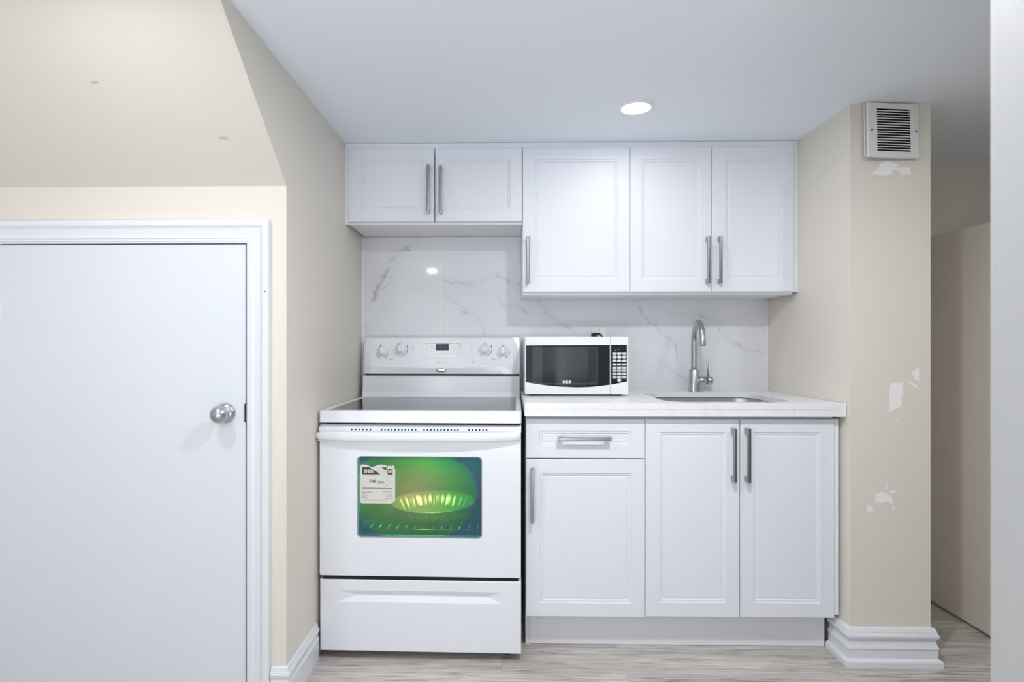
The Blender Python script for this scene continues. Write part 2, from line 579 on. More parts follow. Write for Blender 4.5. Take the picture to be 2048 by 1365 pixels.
# ------------------------------------------------------------------ low door under the stair
b = MB(M['trim'])
y0, y1 = STY + 0.002, STY + 0.10
b.box(DX1, DX1 + 0.02, y0, y1, 0, DZ + 0.02)
b.box(DX0 - 0.02, DX0, y0, y1, 0, DZ + 0.02)
b.box(DX0, DX1, y0, y1, DZ, DZ + 0.02)
b.box(DX0, DX1, STY + 0.052, STY + 0.064, 0.0, DZ)      # dark closet side is closed off by the stop
struct(b.build('trim_1'))
b = MB(M['trim'])
prof = [(0, 0), (0, .009), (.006, .010), (.007, .013), (.014, .013), (.016, .015), (.028, .014), (.046, .017), (.054, .022), (.057, .024), (.058, .022), (.0725, .022), (.075, .019), (.075, 0)]
ins = 0.0005
path = [(DX1 + ins, 0), (DX1 + ins, DZ - 0.001), (DX0 - ins, DZ - 0.001), (DX0 - ins, 0)]
b.sweep(path, [(-a, v) for a, v in prof], lambda u, v, h: (u, STY - h, v))
casing = struct(b.build('trim_2'))
b = MB(M['scuff']); b.cyl((-0.782, STY - 0.0222, 1.358), (-0.782, STY - 0.021, 1.358), 0.0028, seg=12)
tag(b.build('nail_hole', casing), 'small dark nail hole')

b = MB(M['door']); b.box(DX0 + 0.004, DX1 - 0.0065, STY - 0.003, STY + 0.034, 0.012, DZ - 0.004, 0.0015)
door = struct(b.build('door_1'))
kx, kz = -0.9175, 0.9635
ky = STY - 0.003
b = MB(M['steel'])
b.lathe([(0, 0), (.0325, 0), (.0325, .003), (.029, .010), (.020, .0135), (.013, .016), (.012, .028), (.015, .031), (.0245, .036), (.0285, .043), (.0282, .050), (.024, .058), (.016, .0655), (.007, .069), (0, .0695)], (kx, ky, kz), (0, -1, 0), 48)
tag(b.build('door_knob', door), 'brushed steel round knob')
b = MB(M['black'], M['steel'])
b.box(DX1 - 0.0085, DX1 + 0.0005, STY - 0.0075, STY + 0.006, 0.936, 0.994, m=M['black'])
b.box(DX1 - 0.0030, DX1 - 0.0012, STY - 0.0085, STY - 0.007, 0.938, 0.992, m=M['steel'])
tag(b.build('latch_plate', door), 'dark steel latch plate in the door edge')
b = MB(M['trim'])
b.plate(rrect(-1.700, -1.664, 1.243, 1.335, .008), [], ky - 0.003, ky + 0.001, 'XZ')
b.cyl((-1.672, ky - 0.003, 1.24), (-1.672, ky - 0.003, 1.338), 0.005, seg=12)
b.build('hinge', door)

# ------------------------------------------------------------------ baseboards
bp = [(0, 0), (.028, 0), (.028, .018), (.026, .023), (.020, .027), (.0165, .030), (.0165, .062), (.019, .064), (.019, .067), (.0135, .080), (.0115, .090), (.0135, .098), (.019, .104), (.0205, .110), (.0195, .116), (.0165, .117), (.0165, .121), (.0145, .122), (.0145, .126), (.010, .136), (0, .138)]
b = MB(M['trim'])
b.sweep([(XR, -0.562), (XR, COLY), (COLX, COLY), (COLX, -0.02)], [(-a, v) for a, v in bp], lambda u, v, h: (u, v, h))
struct(b.build('baseboard_right'))
b = MB(M['trim'])
bpl = [(0, 0), (.0112, 0), (.0112, .074), (.0125, .076), (.0125, .079), (.009, .088), (.008, .096), (.0105, .104), (.0135, .110), (.0135, .116), (.011, .117), (.011, .122), (.009, .123), (.006, .136), (0, .138)]
b.sweep([(DX1 + 0.078, STY), (XL, STY), (XL, -0.690)], [(-a, v) for a, v in bpl], lambda u, v, h: (u, v, h))
struct(b.build('baseboard_left'))

# hall door seen past the column
b = MB(M['wall'])
b.box(1.946, 1.981, -0.98, -0.06, 0.012, 1.684, 0.002)
d2 = struct(b.build('door_2'))

# ------------------------------------------------------------------ backsplash
VEINS = [
    ([(-0.436,1.722),(-0.456,1.7),(-0.473,1.69),(-0.495,1.675),(-0.517,1.659),(-0.543,1.638),(-0.565,1.614),(-0.582,1.583),(-0.6,1.544),(-0.617,1.514),(-0.639,1.479),(-0.657,1.435),(-0.665,1.413)],0.011,0.8),
    ([(-0.436,1.722),(-0.456,1.7),(-0.473,1.69),(-0.49,1.657),(-0.517,1.659),(-0.53,1.64),(-0.56,1.631),(-0.573,1.605),(-0.587,1.566),(-0.604,1.531),(-0.617,1.505)],0.003,0.9),
    ([(-0.576,1.527),(-0.591,1.488),(-0.6,1.474),(-0.626,1.461),(-0.648,1.435)],0.0025,0.6),
    ([(-0.58,1.418),(-0.6,1.387),(-0.615,1.37),(-0.648,1.337)],0.003,0.5),
    ([(-0.327,1.522),(-0.298,1.502),(-0.242,1.496),(-0.211,1.487),(-0.176,1.491),(-0.124,1.504),(-0.09,1.519),(-0.055,1.53),(-0.011,1.512),(0.049,1.49),(0.075,1.473)],0.003,0.75),
    ([(-0.264,1.498),(-0.211,1.502),(-0.176,1.493)],0.003,0.5),
    ([(-0.327,1.483),(-0.307,1.456),(-0.277,1.413),(-0.233,1.385),(-0.207,1.365),(-0.181,1.339),(-0.159,1.332),(-0.129,1.302),(-0.103,1.235)],0.003,0.65),
    ([(-0.211,1.352),(-0.185,1.337),(-0.164,1.33)],0.008,0.5),
    ([(-0.068,1.443),(-0.046,1.426),(-0.025,1.395),(0.015,1.38),(0.062,1.382),(0.08,1.356),(0.097,1.347)],0.0028,0.5),
    ([(-0.718,1.265),(-0.687,1.287)],0.003,0.5),
    ([(-0.714,1.252),(-0.685,1.265)],0.003,0.3),
    ([(0.064,1.383),(0.089,1.352),(0.145,1.339),(0.202,1.326),(0.246,1.304),(0.302,1.276),(0.333,1.239),(0.352,1.226)],0.003,0.6),
    ([(0.152,1.408),(0.196,1.339),(0.246,1.304),(0.302,1.276),(0.333,1.239)],0.006,0.45),
    ([(0.613,1.413),(0.644,1.382),(0.663,1.345),(0.694,1.307),(0.738,1.276),(0.756,1.245),(0.793,1.22),(0.824,1.195),(0.837,1.157),(0.84,1.101)],0.0035,0.7),
    ([(0.626,1.417),(0.651,1.395),(0.654,1.363)],0.003,0.45),
    ([(0.744,1.257),(0.762,1.232),(0.8,1.217)],0.01,0.45),
    ([(0.713,1.376),(0.75,1.354),(0.812,1.345),(0.893,1.341),(0.961,1.326),(1.01,1.313),(1.041,1.282),(1.053,1.245),(1.097,1.201),(1.146,1.182),(1.196,1.164),(1.251,1.145)],0.003,0.65),
    ([(0.955,1.326),(1.01,1.319)],0.005,0.5),
    ([(0.626,1.139),(0.651,1.148),(0.719,1.133),(0.781,1.092),(0.831,1.045),(0.893,1.008)],0.003,0.5),
]
def backsplash():
    sx0, sx1, sz0, sz1, st = XL + 0.008, XR - 0.006, 0.935, 1.7215, 0.0035
    xs = np.linspace(sx0, sx1, int((sx1 - sx0) / st) + 1)
    zs = np.linspace(sz0, sz1, int((sz1 - sz0) / st) + 1)
    Xg, Zg = np.meshgrid(xs, zs)
    rng = np.random.RandomState(3)
    def smooth(n):
        s = rng.rand(n, n)
        gx = (Xg - sx0) / (sx1 - sx0) * (n - 1.001); gz = (Zg - sz0) / (sz1 - sz0) * (n - 1.001)
        i, j = gx.astype(int), gz.astype(int); fx, fz = gx - i, gz - j
        fx = fx * fx * (3 - 2 * fx); fz = fz * fz * (3 - 2 * fz)
        return (s[j, i] * (1 - fx) + s[j, i + 1] * fx) * (1 - fz) + (s[j + 1, i] * (1 - fx) + s[j + 1, i + 1] * fx) * fz - 0.5
    wob = lambda: smooth(60) * 0.016 + smooth(120) * 0.009
    XX, ZZ = Xg + wob(), Zg + wob()
    blot = np.clip(0.62 + smooth(45) * 1.5, 0.05, 1)
    V = np.zeros_like(Xg)
    for pts, w, a in VEINS:
        dm = np.full_like(Xg, 9.0)
        for (x0, z0), (x1, z1) in zip(pts, pts[1:]):
            dx, dz = x1 - x0, z1 - z0
            t = np.clip(((XX - x0) * dx + (ZZ - z0) * dz) / (dx * dx + dz * dz), 0, 1)
            dm = np.minimum(dm, np.hypot(XX - x0 - t * dx, ZZ - z0 - t * dz))
        V = np.maximum(V, a * blot * np.exp(-(dm / w) ** 2))
        V = np.maximum(V, 0.10 * a * np.exp(-(dm / (w * 5)) ** 2))
    nx, nz = len(xs), len(zs)
    verts = [(float(Xg[j, i]), 0.0, float(Zg[j, i])) for j in range(nz) for i in range(nx)]
    faces = [(j * nx + i, j * nx + i + 1, (j + 1) * nx + i + 1, (j + 1) * nx + i) for j in range(nz - 1) for i in range(nx - 1)]
    n0 = len(verts)
    # rim and back so the slab has its thickness
    verts += [(sx0, 0.0075, sz0), (sx1, 0.0075, sz0), (sx1, 0.0075, sz1), (sx0, 0.0075, sz1)]
    c = (0, nx - 1, nz * nx - 1, (nz - 1) * nx)
    faces += [(n0 + 3, n0 + 2, n0 + 1, n0)]
    for k in range(4):
        faces.append((c[(k + 1) % 4], c[k], n0 + k, n0 + (k + 1) % 4))
    me = bpy.data.meshes.new('backsplash')
    me.from_pydata(verts, [], faces)
    at = me.attributes.new('vein', 'FLOAT', 'POINT')
    at.data.foreach_set('value', np.concatenate([V.ravel(), np.zeros(4)]).astype(np.float32))
    me.materials.append(M['tile'])
    o = bpy.data.objects.new('backsplash', me)
    COL.objects.link(o)
    tag(o, 'glossy white marble-look tile backsplash with grey veins behind stove and faucet', 'backsplash')
    for jx in (-0.3285, 0.4725):
        b = MB(M['edge'])
        b.box(jx - 0.0011, jx + 0.0011, -0.0004, 0.001, sz0, sz1)
        tag(b.build('grout_joint', o), 'pale grout line between the slabs')
    for x0, x1, z1 in ((XL, XL + 0.008, 1.722), (XR - 0.006, XR, 1.41)):
        b = MB(M['edge']); b.box(x0, x1, -0.0015, 0.007, sz0, z1)
        tag(b.build('edge_trim', o), 'thin white metal edge strip')
backsplash()

# ------------------------------------------------------------------ ceiling lights
def downlight(x, y, label, k=1.0):
    t = thing('ceiling_light', label, 'ceiling light', (x, y, CEIL), 0, 'round recessed ceiling lights')
    b = MB(M['plastic'])
    b.lathe([(.050, -.004), (.055, -.0075), (.064, -.006), (.067, -.002), (.067, 0), (.050, 0)], (0, 0, 0), (0, 0, 1), 48)
    b.build('frame', t)
    b = MB(emission('downlight_diffuser', LAMP_COL, LAMP * k))
    b.lathe([(0, -.0055), (.050, -.0055), (.050, -.002), (0, -.002)], (0, 0, 0), (0, 0, 1), 48)
    tag(b.build('diffuser', t), 'bright white lit diffuser')
downlight(0.486, -0.667, 'round white recessed ceiling light shining just in front of the wall cabinets', 0.30)
downlight(0.41, -1.72, 'round white ceiling light overhead, one row out from the cabinets', 2.9)
downlight(-0.98, -1.75, 'round white ceiling light overhead, in front of the low door', 1.0)
downlight(1.5, -1.72, 'round white ceiling light overhead, in front of the beige column', 0.9)
downlight(-0.90, -4.05, 'round white ceiling light behind the camera on the left side', 1.0)

# ------------------------------------------------------------------ cabinet pieces
def panel_door(b, x0, x1, z0, z1, yf, gx0, gx1, gz0, gz1, th=0.019):
    """Foil door with a stepped routed groove round a recessed field; front at yf facing -Y."""
    def rect(a0, a1, c0, c1, y):
        return [(a0, y, c0), (a1, y, c0), (a1, y, c1), (a0, y, c1)]
    e = 0.0022
    R = [rect(x0, x1, z0, z1, yf + th), rect(x0, x1, z0, z1, yf + e), rect(x0 + e, x1 - e, z0 + e, z1 - e, yf)]
    for ins, dp in ((0, 0), (.0028, .0045), (.009, .0045), (.0118, .0090), (.0148, .0090), (.0175, .0070)):
        R.append(rect(gx0 + ins, gx1 - ins, gz0 + ins, gz1 - ins, yf + dp))
    V, F = [], []
    for r in R:
        V += r
    for i in range(len(R) - 1):
        for k in range(4):
            F.append((4 * i + k, 4 * i + (k + 1) % 4, 4 * i + 4 + (k + 1) % 4, 4 * i + 4 + k))
    F.append((0, 3, 2, 1))
    n = 4 * (len(R) - 1)
    F.append((n, n + 1, n + 2, n + 3))
    tb = bmesh.new()
    vs = [tb.verts.new(v) for v in V]
    for f in F:
        tb.faces.new([vs[i] for i in f])
    bmesh.ops.recalc_face_normals(tb, faces=tb.faces[:])
    b.merge(tb)

def bar_handle(parent, x, z0, z1, yf, horizontal=False, z=None):
    """Square-shouldered bar pull standing 30 mm off the door."""
    b = MB(M['nickel'])
    if not horizontal:
        b.box(x - .0065, x + .0065, yf - .034, yf - .023, z0, z1, .0025, seg=3)
        for za, zb in ((z0 + .001, z0 + .021), (z1 - .021, z1 - .001)):
            b.box(x - .0055, x + .0055, yf - .028, yf + .0005, za, zb, .0012)
    else:
        b.box(z0, z1, yf - .034, yf - .023, z - .0065, z + .0065, .0025, seg=3)
        for xa, xb in ((z0 + .001, z0 + .021), (z1 - .021, z1 - .001)):
            b.box(xa, xb, yf - .028, yf + .0005, z - .0055, z + .0055, .0012)
    return tag(b.build('handle', parent), 'satin nickel bar handle')

def carcass(b, x0, x1, y0, y1, z0, z1, t=0.016, zleg=None, top=True):
    b.box(x0, x0 + t, y0, y1, z0 if zleg is None else zleg, z1)
    b.box(x1 - t, x1, y0, y1, z0 if zleg is None else zleg, z1)
    b.box(x0 + t, x1 - t, y0, y1, z0, z0 + t)
    if top:
        b.box(x0 + t, x1 - t, y0, y1, z1 - t, z1)
    b.box(x0 + t, x1 - t, y1 - 0.006, y1, z0 + t, z1 - t)

def wall_cabinet(label, x0, x1, z0, z1, doors, filler=None):
    t = thing('wall_cabinet', label, 'wall cabinet', ((x0 + x1) / 2, 0, z0), 0, 'white shaker wall cabinets')
    ox, oz = (x0 + x1) / 2, z0
    b = MB(M['cabin']); carcass(b, x0 - ox, x1 - ox, -0.2855, -0.002, 0, z1 - oz)
    b.build('body', t)
    for (a0, a1, c0, c1, g, hx, h0, h1) in doors:
        b = MB(M['cab'])
        panel_door(b, a0 - ox, a1 - ox, c0 - oz, c1 - oz, -0.305, g[0] - ox, g[1] - ox, g[2] - oz, g[3] - oz)
        d = b.build('door', t)
        bar_handle(d, hx - ox, h0 - oz, h1 - oz, -0.305)
    if filler:
        b = MB(M['cabin']); b.box(filler[0] - ox, filler[1] - ox, -0.300, -0.282, filler[2] - oz, filler[3] - oz)
        b.build('filler_strip', t)
    return t

TOPZ = 2.0560
wall_cabinet('short two-door white wall cabinet over the stove', -0.7035, 0.0675, 1.7225, TOPZ, [
    (-0.7030, -0.3215, 1.7330, TOPZ, (-0.6505, -0.3740, 1.7875, 2.0045), -0.3455, 1.765, 1.9745),
    (-0.3175, 0.0655, 1.7330, TOPZ, (-0.2665, 0.0150, 1.7875, 2.0045), -0.2915, 1.763, 1.9710)], (XL, -0.7038, 1.7225, TOPZ))
wall_cabinet('single-door white wall cabinet over the microwave', 0.0685, 0.5390, 1.4090, TOPZ, [
    (0.0695, 0.5380, 1.4200, TOPZ, (0.1205, 0.4870, 1.4730, 2.0055), 0.0915, 1.4545, 1.6595)])
wall_cabinet('double-door white wall cabinet above the faucet', 0.5400, 1.2550, 1.4090, TOPZ, [
    (0.5415, 0.8970, 1.4195, TOPZ, (0.5920, 0.8470, 1.4720, 2.0040), 0.8745, 1.4535, 1.6590),
    (0.9005, 1.2540, 1.4195, TOPZ, (0.9560, 1.2055, 1.4715, 2.0020), 0.9260, 1.4535, 1.6590)], (1.2555, XR - 0.001, 1.4195, TOPZ))
b = MB(M['cab']); b.box(XL + 0.001, XR - 0.001, -0.298, -0.278, TOPZ + 0.0015, CEIL - 0.0015, 0.001)
tag(b.build('crown_strip'), 'long flat white strip closing the gap between wall cabinets and ceiling', 'trim strip')

def base_cabinet(label, x0, x1, fronts, filler=None, leg_left=False):
    ox = (x0 + x1) / 2
    t = thing('base_cabinet', label, 'base cabinet', (ox, 0, 0), 0, 'white shaker base cabinets')
    b = MB(M['cabin']); carcass(b, x0 - ox, x1 - ox, -0.6105, -0.004, 0.1385, 0.9425, zleg=None, top=False)
    b.box(x0 - ox + .016, x1 - ox - .016, -0.6105, -0.602, 0.880, 0.912)
    if leg_left:
        b.box(x0 - ox, x0 - ox + .016, -0.562, -0.004, 0.0005, 0.1385)
    b.build('body', t)
    for kind, a0, a1, c0, c1, g, h in fronts:
        b = MB(M['cab'])
        panel_door(b, a0 - ox, a1 - ox, c0, c1, -0.630, g[0] - ox, g[1] - ox, g[2], g[3])
        d = b.build(kind, t)
        if kind == 'drawer':
            bar_handle(d, 0, h[0] - ox, h[1] - ox, -0.630, True, h[2])
        else:
            bar_handle(d, h[0] - ox, h[1], h[2], -0.630)
    if filler:
        b = MB(M['cabin']); b.box(filler[0] - ox, filler[1] - ox, -0.625, -0.60, filler[2], filler[3])
        b.build('filler_strip', t)
    return t
base_cabinet('white base cabinet with one drawer over one door beside the stove', 0.0735, 0.5300, [
    ('drawer', 0.0735, 0.5270, 0.7505, 0.9030, (0.1245, 0.4735, 0.7955, 0.8570), (0.195, 0.3955, 0.830)),
    ('door', 0.0735, 0.5270, 0.1415, 0.7465, (0.1285, 0.4770, 0.1945, 0.6955), (0.0965, 0.508, 0.715))], leg_left=True)
base_cabinet('white two-door base cabinet under the sink', 0.5310, 1.2475, [
    ('door', 0.5310, 0.8875, 0.1445, 0.9035, (0.5855, 0.8360, 0.1990, 0.8525), (0.8592, 0.667, 0.8705)),
    ('door', 0.8910, 1.2460, 0.1455, 0.9040, (0.9400, 1.1915, 0.2010, 0.8530), (0.9122, 0.6655, 0.8705))], (1.2480, 1.2630, 0.1560, 0.9040))
b = MB(M['cabin']); b.box(0.0905, 1.2465, -0.560, -0.545, 0.001, 0.1375, 0.001)
for nx in (0.125, 0.83, 1.19):
    b.box(nx - .0012, nx + .0012, -0.5604, -0.559, 0.1, 0.106, m=M['ink'])
tag(b.build('toe_kick'), 'recessed white toe kick board running along the floor under the base cabinets', 'toe kick')

# ------------------------------------------------------------------ countertop, sink, faucet
CT = 0.9645
b = MB(M['quartz'])
hole = rrect(0.622, 1.122, -0.592, -0.152, 0.085, 10)
b.plate(rrect(0.0670, XR - 0.002, -0.660, -0.001, 0.003, 2), [hole], CT, 0.9430, 'XY', bev=0.0025)
b.box(0.0670, XR - 0.002, -0.660, -0.640, 0.9160, 0.9435)
b.box(0.0670, 0.0720, -0.640, -0.001, 0.9160, 0.9435)
tag(b.build('countertop'), 'white quartz countertop with faint grey veins over the base cabinets', 'countertop')

def basin_loop(g, z, r):
    return [(x, y, z) for x, y in rrect(0.622 - g, 1.122 + g, -0.592 - g, -0.152 + g, r, 8)]
t = thing('sink', 'undermount stainless steel sink set in the white countertop', 'sink', (0, 0, 0))
b = MB(M['sinksteel'])
rows = [basin_loop(0.024, 0.9426, 0.10), basin_loop(0.007, 0.9424, 0.088), basin_loop(0.006, 0.938, 0.088), basin_loop(-0.004, 0.76, 0.08), basin_loop(-0.012, 0.742, 0.07), basin_loop(-0.03, 0.735, 0.055)]
b.loft(rows, smooth=True, cap=False)
n = rows[-1]
b.faces(n, [tuple(range(len(n)))])
b.build('basin', t)
b = MB(M['chrome'], M['gap'])
b.lathe([(.024, .0005), (.045, .0005), (.045, .003), (.030, .004), (.024, -.002)], (0.872, -0.36, 0.735), (0, 0, 1), 32)
b.build('drain', t)

FX, FY = 0.8915, -0.082
t = thing('faucet', 'brushed steel gooseneck kitchen faucet with side lever behind the sink', 'faucet', (FX, FY, CT))
b = MB(M['steel'])
b.lathe([(0, 0), (.0265, 0), (.0265, .004), (.0235, .0055), (.0235, .1025), (.0225, .104), (0, .104)], (0, 0, 0), (0, 0, 1), 40)
b.build('body', t)
b = MB(M['steel'])
dirv = Vector((-0.025, -0.198, 0)).normalized()
R_ = 0.099
pts = [(0, 0, .100 + k * (.1255) / 8) for k in range(9)]
for k in range(1, 25):
    a = math.pi * k / 24
    h = R_ * (1 - math.cos(a))
    pts.append((dirv.x * h, dirv.y * h, .2255 + R_ * math.sin(a)))
pts.append((dirv.x * 2 * R_, dirv.y * 2 * R_, .220))
b.tube(pts, 0.0132, 24)
e = Vector(pts[-1])
b.cyl(e, e - Vector((0, 0, .0015)), .0115, m=M['gap'])
b.build('spout', t)
b = MB(M['steel'], M['gap'])
b.cyl((.018, 0, .0525), (.0585, 0, .0525), .0205, seg=32)
b.cyl((.0585, 0, .0525), (.0605, 0, .0525), .0185, seg=32, m=M['gap'])
b.lathe([(0, 0), (.0205, 0), (.0205, .022), (.0185, .0245), (0, .0245)], (.0605, 0, .0525), (1, 0, 0), 32)
hb = b.build('handle_hub', t)
b = MB(M['steel'])
b.cyl((.068, 0, .070), (.060, -.006, .148), .0048, .0046, seg=16, bev=.001)
b.build('lever', t)

# ------------------------------------------------------------------ outlet
t = thing('wall_outlet', 'white wall outlet plate half hidden behind the microwave', 'outlet', (0.452, 0, 1.214))
b = MB(M['plastic'])
b.plate(rrect(-.0355, .0355, -.057, .057, .004), [], -.006, -0.0002, 'XZ', bev=.0015)
b.build('cover_plate', t)
b = MB(M['trim'])
b.plate(rrect(-.0165, .0165, -.034, .034, .003), [], -.0075, -.0055, 'XZ')
b.build('receptacle', t)
b = MB(M['steel']); b.cyl((0, -.0055, .047), (0, -.0070, .047), .003, seg=10)
b.build('screw', t)

# ------------------------------------------------------------------ microwave
MX, MY = 0.301, -0.35
t = thing('microwave', 'white countertop microwave with black window and keypad beside the stove', 'microwave', (MX, MY, CT))
B0, B1 = 0.0085, 0.2575
b = MB(M['plastic'])
hw = 0.2225
b.plate(rrect(-hw, hw, B0, B1, .006, 3), [rrect(-.190, .093, .052, .212, .004, 2)], .016, .045, 'XZ')
b.box(-hw, -hw + .012, .045, .335, B0, B1)
b.box(hw - .012, hw, .045, .335, B0, B1)
b.box(-hw + .012, hw - .012, .045, .335, B1 - .012, B1)
b.box(-hw + .012, hw - .012, .045, .335, B0, B0 + .012)
b.box(-hw + .012, hw - .012, .325, .335, B0 + .012, B1 - .012)
b.build('body', t)
b = MB(M['mwin'])
for a in ((-.196, -.190, .045, .300, .048, .216), (.093, .099, .045, .300, .048, .216), (-.19, .093, .045, .300, .212, .216), (-.19, .093, .045, .300, .046, .052), (-.196, .099, .300, .304, .046, .216)):
    b.box(*a)
b.build('cavity', t)
b = MB(M['smoked'], M['plastic'])
cxt, czt = -.049, .058
b.lathe([(0, 0), (.122, 0), (.130, .006), (.130, .009), (.120, .004), (0, .004)], (cxt, .17, czt), (0, 0, 1), 48, m=M['smoked'])
b.lathe([(0, 0), (.012, 0), (.008, .006), (0, .006)], (cxt, .17, .052), (0, 0, 1), 16, m=M['plastic'])
b.build('turntable', t)
def door_bottom(x):
    # curved lower edge of the black glass, from the left end up to the keypad's right end
    pts = [(-.219, .0600), (-.15, .0488), (-.08, .0412), (0.0, .0375), (.06, .0395), (.1436, .0490), (.1465, .0498), (.217, .0630)]
    for (x0, z0), (x1, z1) in zip(pts, pts[1:]):
        if x <= x1:
            u = (x - x0) / (x1 - x0)
            return z0 + (z1 - z0) * u
    return pts[-1][1]
wx = [-.219 + (.1432 + .219) * k / 24 for k in range(25)]
win = [(x, door_bottom(x)) for x in wx] + [(.1432, .2215), (-.219, .2200)]
outer = rrect(-hw, .1450, B0, B1, .006, 4)
b = MB(M['plastic'])
b.plate(outer, [win], 0, .015, 'XZ', bev=.0012)
d = b.build('door', t)
scr = rrect(-.190, .094, .050, .214, .008, 4)
b = MB(M['blackgloss'])
b.plate(win, [scr], .0012, .013, 'XZ')
tag(b.build('window_border', d), 'glossy black glass border')
b = MB(M['smoked'])
b.plate(scr, [], .0014, .0035, 'XZ')
tag(b.build('window_pane', d), 'smoked glass window')
b = MB(M['ink'])
b.plate(rrect(-.187, .091, .053, .211, .010, 4), [rrect(-.1855, .0895, .0545, .2095, .009, 4)], .0040, .0050, 'XZ')
b.build('window_bezel', d)
b = MB(M['keylight'])
lx, lz, lh = -.0595, .0555, .0115
# block letters of the maker's mark: R, C, A without a crossbar
w = .0048; gp = .0125
def seg(x0, x1, z0, z1):
    b.box(lx + x0, lx + x1, .0004, .0013, lz + z0, lz + z1)
seg(0, .0042, 0, lh); seg(.0055, .0115, lh - .0035, lh); seg(.0085, .0115, .0045, lh); seg(.0055, .0115, .0045, .0068); seg(.0078, .0115, 0, .0045)
seg(.0135, .0175, 0, lh); seg(.0185, .0235, lh - .0032, lh); seg(.0185, .0235, 0, .0032)
b.faces([(lx + .0250, .0006, lz), (lx + .0290, .0006, lz), (lx + .0310, .0006, lz + lh), (lx + .0275, .0006, lz + lh)], [(0, 1, 2, 3)])
seg(.0315, .0358, 0, lh)
tag(b.build('maker_mark', d), 'white block letters RCA')
# keypad side
cp_out = rrect(.1468, hw, B0, B1, .006, 4)
cp_in = [(.1482, .0500), (.2165, .0630), (.2165, .2225), (.1482, .2225)]
b = MB(M['plastic'])
b.plate(cp_out, [cp_in], .0, .015, 'XZ', bev=.0012)
cp = b.build('control_panel', t)
b = MB(M['blackgloss'], M['led'], M['ink'])
b.plate(cp_in, [], .0012, .012, 'XZ')
b.box(.163, .1685, .0005, .0013, .1975, .1995, m=M['led'])
b.faces([(.178, .0010, .2005), (.183, .0010, .2005), (.1805, .0010, .2085)], [(0, 1, 2)], m=M['ink'])
tag(b.build('keypad_face', cp), 'glossy black keypad face')
kx = [.1537, .1743, .1955]
kz = [.1840, .1690, .1535, .1375, .1235, .1105, .0975, .0835]
for r, z in enumerate(kz):
    for c, x in enumerate(kx):
        b = MB(M['key'], M['keylight'])
        hh = .0048
        b.box(x, x + .0185, -.0003, .0016, z - hh, z + hh, .0006)
        if r < 2:
            b.box(x + .001 + .002 * c, x + .0165 - .001 * c, .0006, .0013, z - hh - .0030, z - hh - .0012, m=M['keylight'])
        if 4 <= r <= 6 or (r == 7 and c == 1):
            n = str((r - 4) * 3 + c + 1) if r < 7 else '0'
            b.text(n, x + .0070, -.0004, z - .0034, .0092, m=M['keylight'])
        elif r == 3:
            b.box(x + .005, x + .0135, -.0006, .0, z - .0022, z + .0022, m=M['keylight'])
        else:
            b.box(x + .003, x + .0155, -.0006, .0, z - .0012, z + .0012, m=M['keylight'])
        b.build('button', cp)
b = MB(M['keylight'], M['key'])
b.cyl((.1835, .0015, .0692), (.1835, -.0006, .0692), .0083, seg=24)
b.lathe([(.0035, 0), (.0050, 0), (.0050, .0005), (.0035, .0005)], (.1835, -.0006, .0692), (0, -1, 0), 24, m=M['key'])
tag(b.build('button', cp), 'round start button')
for fx in (-.185, .185):
    for fy in (.04, .30):
        b = MB(M['black']); b.cyl((fx, fy, 0), (fx, fy, B0 + .001), .014, .018, seg=20)
        b.build('foot', t)
b = MB(M['black'])
b.tube([(.166, .338, .262), (.160, .336, .270), (.150, .334, .2755), (.138, .336, .2765), (.126, .3345, .274)], [.0032, .0034, .0036, .005, .0065], 12)
b.box(.112, .138, .321, .3425, .262, .279, .003)
b.tube([(.166, .338, .262), (.172, .341, .24), (.174, .340, .2), (.17, .337, .14)], .0032, 10)
tag(b.build('power_cord', t), 'black cord and plug in the outlet')

# ------------------------------------------------------------------ electric range
ST = thing('electric_range', 'white freestanding electric range with green-tinted oven window and torn energy sticker', 'stove', (-0.327, -0.69, 0), math.radians(-1.0))
b = MB(M['enamel'])
for a in ((-.376, -.30, .055, .62, .028, .890), (.30, .376, .055, .62, .028, .890), (-.30, .30, .055, .62, .028, .40), (-.30, .30, .055, .62, .83, .890), (-.30, .30, .52, .62, .40, .83)):
    b.box(*a)
b.build('body', ST)
b = MB(M['gap'])
b.plate([(-.372, .305), (.372, .305), (.372, .895), (-.372, .895)], [rrect(-.27, .27, .435, .80, .02)], .047, .056, 'XZ')
b.box(-.368, .368, .005, .054, .2995, .318)  # dark bars here and below stand in for shade in the gaps
b.box(-.360, .376, .02, .054, .884, .8935)
b.build('gasket_and_gap_shade', ST)
# cavity open to the front, walls pointing inwards
b = MB(M['ovenwall'])
cx0, cx1, cy0, cy1, cz0, cz1 = -.285, .285, .056, .515, .41, .825
b.faces([(cx0, cy0, cz0), (cx1, cy0, cz0), (cx1, cy0, cz1), (cx0, cy0, cz1), (cx0, cy1, cz0), (cx1, cy1, cz0), (cx1, cy1, cz1), (cx0, cy1, cz1)],
        [(4, 5, 6, 7), (0, 1, 5, 4), (3, 7, 6, 2), (0, 4, 7, 3), (1, 2, 6, 5)])
for k in range(5):
    zz = .52 + .055 * k
    for sx in (-1, 1):
        b.box(sx * .285 - .006, sx * .285 + .006, .09, .49, zz - .003, zz + .003)
b.build('oven_cavity', ST)
def rack(z):
    b = MB(M['wire'])
    b.tube([(-.272, .075, z), (.272, .075, z), (.272, .50, z), (-.272, .50, z)], .0032, 8, closed=True)
    for k in range(15):
        x = -.245 + .035 * k
        b.tube([(x, .075, z + .002), (x, .50, z + .002)], .0018, 6)
    b.tube([(-.272, .25, z - .003), (.272, .25, z - .003)], .0025, 6)
    return b.build('oven_rack', ST)
rack(.4680)
b = MB(M['plastic'])
